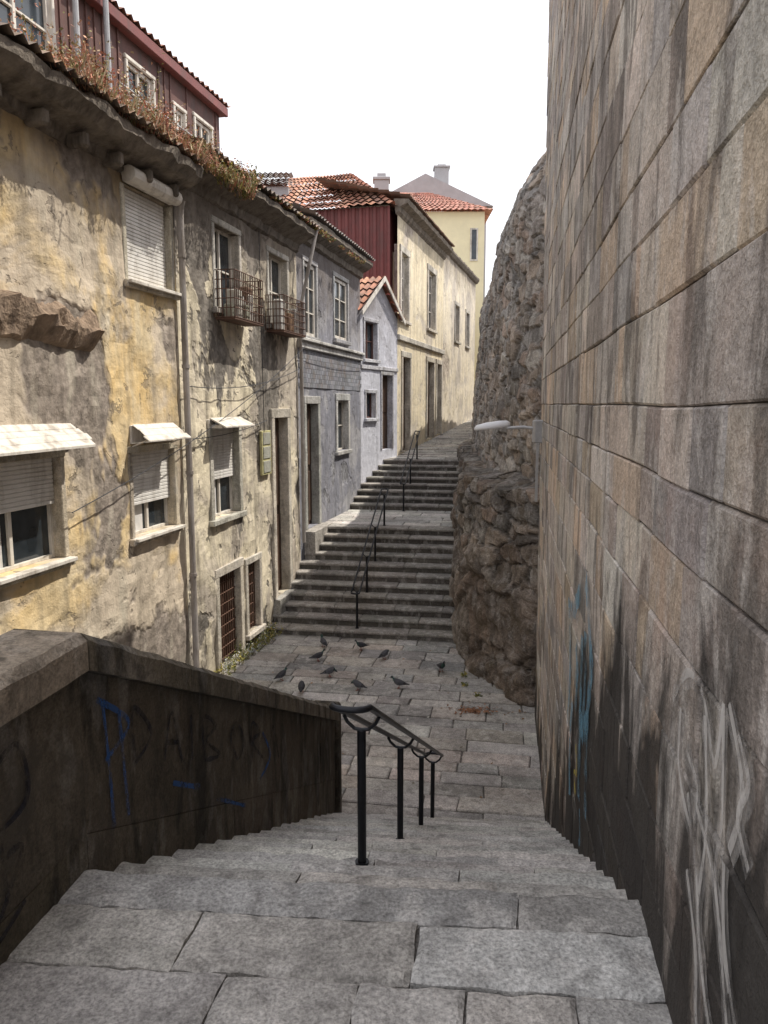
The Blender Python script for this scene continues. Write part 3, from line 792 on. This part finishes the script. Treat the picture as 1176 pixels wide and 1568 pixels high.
# cottage
H4=House('white_gabled_cottage')
o4=[(.32,1.3,1.48,2.7),(.4,1.15,-.47,.36),(1.7,2.6,-1.6,1.0)]
mb=facade(FC,0,3.07,-3.5,3.0,o4,.006)
mb.add([FC(0,0,3.0),FC(3.07,0,3.0),FC(1.53,0,4.1)],[(0,1,2)])
mb.build('walls','white',H4.e)
vs=[FC(a,n,z) for n in (-.32,-5) for a,z in ((0.01,-3.5),(0.01,3.0),(1.53,4.08),(3.06,3.0),(3.06,-3.5))]
mm=MB(); mm.add(vs,[(0,1,2,3,4),(5,6,7,8,9),(0,1,6,5),(1,2,7,6),(2,3,8,7),(3,4,9,8)]); mm.build('mass','white',H4.e)
H4.window(FC,o4[0],2,2); H4.window(FC,o4[1],2,1); H4.door(FC,o4[2]); 
for q in o4: H4.surround(FC,q,.1,.03,q[2]>-1,True,(.58,.58,.62))
H4.t.box(FC,0,3.07,-.01,.05,1.15,1.28,(.58,.58,.62),0,.01)
vb=MB()
for a0,z0,a1,z1 in ((-.25,2.82,1.53,4.12),(3.32,2.82,1.53,4.12)):
    vb.add([FC(a0,.22,z0),FC(a1,.22,z1),FC(a1,.22,z1+.16),FC(a0,.22,z0+.16),FC(a0,.18,z0),FC(a1,.18,z1),FC(a1,.18,z1+.16),FC(a0,.18,z0+.16)],[(0,1,2,3),(4,5,6,7),(0,1,5,4),(2,3,7,6),(0,3,7,4)])
vb.build('barge_boards','whitewood',H4.e)
tileroof('roof',FC(-.28,.2,2.97),FC(-.28,-5,2.97),FC(1.53,.2,4.28),FC(1.53,-5,4.28),H4.e)
tileroof('roof_far_side',FC(3.34,.2,2.97),FC(3.34,-5,2.97),FC(1.53,.2,4.28),FC(1.53,-5,4.28),H4.e)
H4.done(wm='redwood')
# cream house
H5=House('cream_house')
o5=dict(d1=(.75,1.95,-1.8,1.74),d2=(5.2,6.6,-1.5,1.8),d3=(7.3,8.4,-1.4,1.8),w1=(.5,1.6,3.07,5.45),w2=(5.3,6.8,3.2,5.6))
facade(FK,0,8.8,-3.5,7.0,list(o5.values()),.01,.25).build('walls','cream',H5.e)
mass(FK,.02,8.78,-.33,-6,-3.5,6.98,'mass','cream',H5.e)
for q in ('d1','d2','d3'): H5.door(FK,o5[q]); H5.surround(FK,o5[q],.18,.05,False,True,(.58,.53,.45))
for q in ('w1','w2'): H5.window(FK,o5[q],2,3,fw=.09); H5.surround(FK,o5[q],.2,.05,True,True,(.54,.50,.44))
H5.t.box(FK,0,8.8,-.01,.1,2.3,2.5,(.52,.49,.44),0,.02)
P5=[(-.02,6.6),(.1,6.7),(.15,6.85),(.4,6.95),(.45,7.08),(-.1,7.12)]
cornice('cornice',FK,-.2,8.9,P5,H5.e,amp=.02)
tileroof('roof',FK(-.2,.5,7.15),FK(8.9,.5,7.15),FK(-.2,-3,8.0),FK(8.9,-3,8.0),H5.e,cols=[(.2,.14,.11),(.26,.16,.12)])
H5.done(wm='whitewood')
H6=House('beige_house')
facade(FK,8.82,19,-3.5,7.2,[(12,13.2,3.2,5),(15.5,16.6,3.2,5)],.02,.3).build('walls','beige',H6.e)
for q in [(12,13.2,3.2,5),(15.5,16.6,3.2,5)]: H6.window(FK,q); H6.surround(FK,q,.15,.04)
mass(FK,8.82,19,-.33,-6,-3.5,7.18,'mass','beige',H6.e)
cornice('cornice',FK,8.85,19.1,[(-.02,7.0),(.1,7.05),(.2,7.2),(.2,7.3),(-.2,7.4)],H6.e,amp=.03)
H6.done()
H7=House('red_clad_house')
rc=MB(); n=-8.2; vs=[]
while n<-.2:
    for k_,(q,dn) in enumerate(((-.32,.0),(-.32,.09),(-.38,.13),(-.38,.22))): vs.append((q,n+dn))
    n+=.26
P=[FK(q,a,-3) for q,a in vs]+[FK(q,a,6.85) for q,a in vs]; N_=len(vs)
rc.add(P,[(i,i+1,N_+i+1,N_+i) for i in range(N_-1)]); rc.build('sheet_cladding','redsheet',H7.e)
mass(FK,-.3,6,-.3,-8.2,-3,6.85,'mass','redsheet',H7.e)
a_,b_,c_,d_=FK(-.6,.0,6.85),FK(-.6,-8.5,6.85),FK(6.2,.0,6.85),FK(6.2,-8.5,6.85)
r1,r2=FK(2.6,-2.6,8.9),FK(2.6,-6.0,8.9)
tileroof('roof_front',a_,b_,r1,r2,H7.e); tileroof('roof_back',c_,d_,r1,r2,H7.e)
tileroof('roof_side',a_,c_,r1,r1+V(.01,0,0),H7.e); tileroof('roof_left',b_,d_,r2,r2+V(.01,0,0),H7.e)
H7.done()
def chimney(p,w,h,name='chimney',mat='beige'):
    mb=MB(); mb.box(lambda a,b,c:V(p[0]+a,p[1]+b,p[2]+c),-w,w,-w,w,0,h,ch=.02); mb.box(lambda a,b,c:V(p[0]+a,p[1]+b,p[2]+c),-w*1.2,w*1.2,-w*1.2,w*1.2,h,h+.12,ch=.02)
    mb.box(lambda a,b,c:V(p[0]+a,p[1]+b,p[2]+c),-w*.6,w*.6,-w*.6,w*.6,h+.12,h+.3,ch=.02)
    mb.build(name,mat)
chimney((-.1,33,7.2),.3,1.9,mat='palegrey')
H8=House('yellow_house')
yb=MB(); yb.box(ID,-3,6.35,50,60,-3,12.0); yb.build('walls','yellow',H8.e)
FYs=lambda s,n,z: V(6.35+n,s,z)
for y0 in (51.2,54,57): H8.w.box(FYs,y0,y0+1,.0,.06,8.6,10.8); H8.g.box(FYs,y0+.12,y0+.88,.06,.08,8.7,10.7)
FY=lambda s,n,z: V(s,50-n,z)
H8.w.box(FY,5.45,5.95,.0,.06,9,11); H8.g.box(FY,5.55,5.85,.06,.075,9.1,10.9)
a_,b_,c_,d_=V(-3.4,49.6,12),V(6.8,49.6,12),V(-3.4,60.4,12),V(6.8,60.4,12)
r1,r2=V(1,54.5,14.3),V(3,54.5,14.3)
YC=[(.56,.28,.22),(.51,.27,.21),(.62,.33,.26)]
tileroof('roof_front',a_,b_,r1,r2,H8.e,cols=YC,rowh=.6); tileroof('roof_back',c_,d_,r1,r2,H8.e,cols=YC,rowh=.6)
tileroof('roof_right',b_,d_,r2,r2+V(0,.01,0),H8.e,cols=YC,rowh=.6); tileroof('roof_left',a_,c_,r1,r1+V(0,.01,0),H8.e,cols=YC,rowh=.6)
H8.done()
H9=House('distant_grey_house')
db=MB(); db.box(ID,-1,8,62,72,-3,15.2); db.add([V(-1.5,61.6,15.2),V(8.5,61.6,15.2),V(3.2,61.6,17.6),V(-1.5,72,15.2),V(8.5,72,15.2),V(3.2,72,17.6)],[(0,1,2),(3,4,5),(0,2,5,3),(1,2,5,4)])
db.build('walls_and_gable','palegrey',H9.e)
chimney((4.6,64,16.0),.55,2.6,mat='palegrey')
H10=House('distant_slate_roof_house')
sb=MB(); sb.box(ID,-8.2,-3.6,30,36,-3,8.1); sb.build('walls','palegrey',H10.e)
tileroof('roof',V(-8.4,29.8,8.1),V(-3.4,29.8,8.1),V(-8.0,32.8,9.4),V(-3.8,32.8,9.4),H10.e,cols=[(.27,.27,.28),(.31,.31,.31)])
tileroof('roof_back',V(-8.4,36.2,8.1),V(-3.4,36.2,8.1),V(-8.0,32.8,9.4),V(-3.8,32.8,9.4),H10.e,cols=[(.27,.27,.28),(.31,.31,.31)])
# ------------------------------------------------------------ small things
def weeds(name,fr,pts,cols,hmin=.1,hmax=.35,n=40):
    mb=MB()
    for (s,nn,z,sc) in pts:
        base=fr(s,nn,z)
        for i in range(n):
            b=base+V(U(-.18,.18)*sc,U(-.18,.18)*sc,0); d=V(U(-.6,.6),U(-.6,.6),1).normalized(); h=U(hmin,hmax)*sc
            tip=b+d*h+V(0,0,-.05*R()); c=vary(random.choice(cols),.3,.1); w=V(U(-1,1),U(-1,1),0).normalized()*.006
            mid_=b.lerp(tip,.55)+V(U(-.02,.02),U(-.02,.02),0)
            mb.add([b-w,b+w,mid_+w,mid_-w],[(0,1,2,3)],c)
            for k_ in range(6):
                q=b.lerp(tip,U(.3,1)); e1_=V(U(-1,1),U(-1,1),U(-.4,.8)).normalized()*U(.02,.05); e2_=V(U(-1,1),U(-1,1),U(-1,1)).normalized()*U(.012,.026)
                mb.add([q,q+e1_*.5+e2_,q+e1_,q+e1_*.5-e2_],[(0,1,2,3)],c)
    return mb.build(name,'leaf',recalc=False)
DRY=[(.48,.24,.16),(.52,.32,.22),(.42,.34,.2),(.26,.24,.11),(.54,.44,.30),(.45,.18,.12)]
GRN=[(.16,.18,.06),(.28,.26,.08),(.40,.34,.10)]
weeds('cornice_weeds',FF,[(3.4+i*.2+U(-.1,.1),U(.1,.55),3.82,U(1.0,2.6)) for i in range(20)],DRY,n=70)
weeds('cornice_weeds',FF,[(7.0+i*.3,U(.35,.6),3.85,U(.6,1.4)) for i in range(9)]+[(8.9,.6,4.0,1.4)],GRN+DRY,n=55)
weeds('cornice_weeds',FF,[(9.5+i*.5+U(-.2,.2),.5,4.15,U(.2,.5)) for i in range(18)],GRN+DRY,n=25)
weeds('pavement_weeds',FF,[(8.4+i*.33,.12,-5.2,U(.5,1.1)) for i in range(9)],GRN+[(.5,.5,.46)],n=45)
weeds('pavement_weeds',FW,[(U(12,16),U(-.9,-.3) ,-5.2,.3) for i in range(4)],GRN,n=10)
am=MB(); am.tube([AT(9.6,-1.5,6.5),AT(9.6,-1.5,11)],.02,6); 
for i in range(5): am.tube([AT(9.6,-1.8,10.9-i*.12),AT(9.6,-1.2,10.9-i*.12)],.006,4)
am.build('tv_antenna','galv')
cb=MB()
def cable(a,b,sag,r=.012):
    cb.tube([a.lerp(b,i/14)-V(0,0,sag*4*(i/14)*(1-i/14)) for i in range(15)],r,5)
cable(FF(3.9,.15,-1.4),FF(13.4,.2,1.4),.25,.008); cable(FF(7.3,.1,-.6),FF(11,.1,-.35),.08,.008); cable(FF(13.4,.15,1.35),FF(19.6,.15,1.3),.1,.008)
cable(FF(7.3,.12,.3),FF(13.4,.12,.9),.2,.008); cable(FF(10.9,.07,-.6),FF(10.9,.05,3.6),0,.008)
cb.build('overhead_cables','iron')
wl=empty('wall_lamp'); lm=MB()
b0=V(2.62,12.6,-.42); tip=V(2.05,12.8,-.40)
lm.tube([b0,b0.lerp(tip,.5)+V(0,0,.03),tip],.026,8); lm.build('arm','galv',wl)
lh=MB(); 
fr=lambda a,b,c: V(1.82+a,12.85+b,-.38+c+a*.12)
prof=[(-.30,.03,.02),(-.26,.10,.06),(-.1,.15,.085),(.12,.15,.09),(.24,.09,.08),(.30,.04,.04)]
vs=[];sg=14
for a,ry_,rz_ in prof:
    for k_ in range(sg):
        w=2*math.pi*k_/sg; vs.append(fr(a,math.cos(w)*ry_,max(-.03,math.sin(w)*rz_)))
lh.add(vs,[(i*sg+k_,i*sg+(k_+1)%sg,(i+1)*sg+(k_+1)%sg,(i+1)*sg+k_) for i in range(len(prof)-1) for k_ in range(sg)]+[tuple(range(sg)),tuple((len(prof)-1)*sg+k_ for k_ in range(sg))])
lh.build('head','lampwhite',wl,smooth=True)
lb=MB(); lb.box(ID,2.46,2.70,12.50,12.68,-.64,-.26,ch=.02); lb.box(ID,2.50,2.54,12.47,12.5,-1.6,-.64); lb.build('junction_box','galv',wl)
def pigeon(x,y,z,yaw,head=0,sc=1.0):
    mb=MB(); c0=random.choice([(.07,.07,.08),(.045,.045,.052),(.11,.11,.125)])
    rings=[(-.19,.085,.012,.006),(-.13,.09,.028,.012),(-.08,.105,.045,.035),(-.02,.115,.06,.055),(.04,.125,.062,.06),(.085,.145,.045,.048),(.105,.175-.03*head,.030,.03),(.115,.205-.08*head,.024,.024),(.128,.225-.12*head,.026,.025),(.145,.228-.13*head,.022,.021),(.158,.222-.14*head,.010,.009),(.178,.215-.15*head,.002,.002)]
    sg=12; ca,sa=math.cos(yaw),math.sin(yaw)
    def tr(a,b,c): a*=sc;b*=sc;c*=sc; return V(x+a*ca-b*sa,y+a*sa+b*ca,z+c)
    vs=[tr(a,math.cos(2*math.pi*k_/sg)*ry_,h+math.sin(2*math.pi*k_/sg)*rz_) for a,h,ry_,rz_ in rings for k_ in range(sg)]
    for i in range(len(rings)-1):
        c=c0 if i<5 else ((.04,.08,.07) if i<8 else ((.05,.05,.06) if i<10 else (.15,.13,.12)))
        if i<2: c=(.03,.03,.035)
        mb.add([vs[i*sg+k_] for k_ in range(sg)]+[vs[(i+1)*sg+k_] for k_ in range(sg)],[(k_,(k_+1)%sg,sg+(k_+1)%sg,sg+k_) for k_ in range(sg)],c)
    for sd in (-1,1):
        mb.add([tr(.06,sd*.05,.15),tr(.05,sd*.066,.11),tr(-.06,sd*.055,.09),tr(-.16,sd*.02,.085),tr(-.06,sd*.04,.135)],[(0,1,2,3,4)],tuple(q*1.5 for q in c0))
        mb.tube([tr(.0,sd*.025,.07),tr(.005,sd*.025,.0)],.004*sc,5,(.3,.09,.07))
        for an in (-.5,0,.5,3.14): mb.tube([tr(.005,sd*.025,.004),tr(.005+.03*math.cos(an),sd*.025+.03*math.sin(an),.003)],.003*sc,4,(.3,.09,.07))
    mb.build('pigeon','bird',smooth=True)
for (x,y,yaw,hd) in [(-1.35,14.9,.3,0),(-.48,15.6,3.6,0),(0,15.0,.9,.6),(1.12,14.3,-1.2,0),(-1.05,14.0,.4,1),(-1.95,13.8,.9,.2),(-.47,13.3,2.6,.8),(.28,13.4,3.0,.1),(-1.3,15.8,2,0),(-1.5,13.2,1.6,.9)]:
    pigeon(x,y,PZ+.008,yaw,hd,1.0)
dl=MB()
def leafat(p,c):
    e1_=V(U(-1,1),U(-1,1),U(-.2,.2)).normalized()*.03; e2_=V(-e1_.y,e1_.x,U(-.01,.01))*.6
    dl.add([p-e1_,p-e2_,p+e1_,p+e2_],[(0,1,2,3)],vary(c,.4))
for i in range(180):
    a=U(0,6.28); r=abs(random.gauss(0,.12)); leafat(V(1.5+math.cos(a)*r*2.0,12.35+math.sin(a)*r,PZ+.016+R()*.02),(.28,.14,.08))
for i in range(110):
    leafat(FW(U(9.2,16),U(-5,.5),PZ+.016),random.choice([(.26,.15,.08),(.12,.10,.07),(.5,.48,.44)]))
for i in range(50):
    leafat(FW(U(12,16),.5-abs(random.gauss(0,.2)),PZ+.016),(.22,.14,.08))
dl.build('fallen_leaves','leaf',recalc=False)

# ------------------------------------------------------------ world, sun, camera
w=bpy.data.worlds.new('World'); C.scene.world=w; w.use_nodes=True
nt=w.node_tree; bg=nt.nodes['Background']
sky=nt.nodes.new('ShaderNodeTexSky'); sky.sky_type='NISHITA'; sky.sun_disc=False
S=V(.50,.25,.83).normalized()
sky.sun_elevation=math.asin(S.z); sky.sun_rotation=math.atan2(S.x,S.y)
sky.dust_density=4; sky.air_density=1.2
mx=nt.nodes.new('ShaderNodeMix'); mx.data_type='RGBA'; mx.inputs[0].default_value=.75
nt.links.new(sky.outputs[0],mx.inputs[6]); mx.inputs[7].default_value=(12.6,12.5,12.9,1)
nt.links.new(mx.outputs[2],bg.inputs[0]); bg.inputs[1].default_value=.13
sl=bpy.data.lights.new('sun','SUN'); sl.energy=5; sl.angle=math.radians(.5); sl.color=(1,.94,.83)
so=bpy.data.objects.new('sun',sl); C.scene.collection.objects.link(so)
so.rotation_euler=(-S).to_track_quat('-Z','Y').to_euler()
cd=bpy.data.cameras.new('camera'); cam=bpy.data.objects.new('camera',cd); C.scene.collection.objects.link(cam)
cd.sensor_fit='VERTICAL'; cd.sensor_height=36; cd.lens=18*1162/784; cd.clip_end=3000; cd.clip_start=.05
cam.rotation_euler=(math.radians(90-8.1),0,0)
C.scene.camera=cam
C.scene.view_settings.view_transform='Standard'; C.scene.view_settings.look='None'; C.scene.view_settings.exposure=0
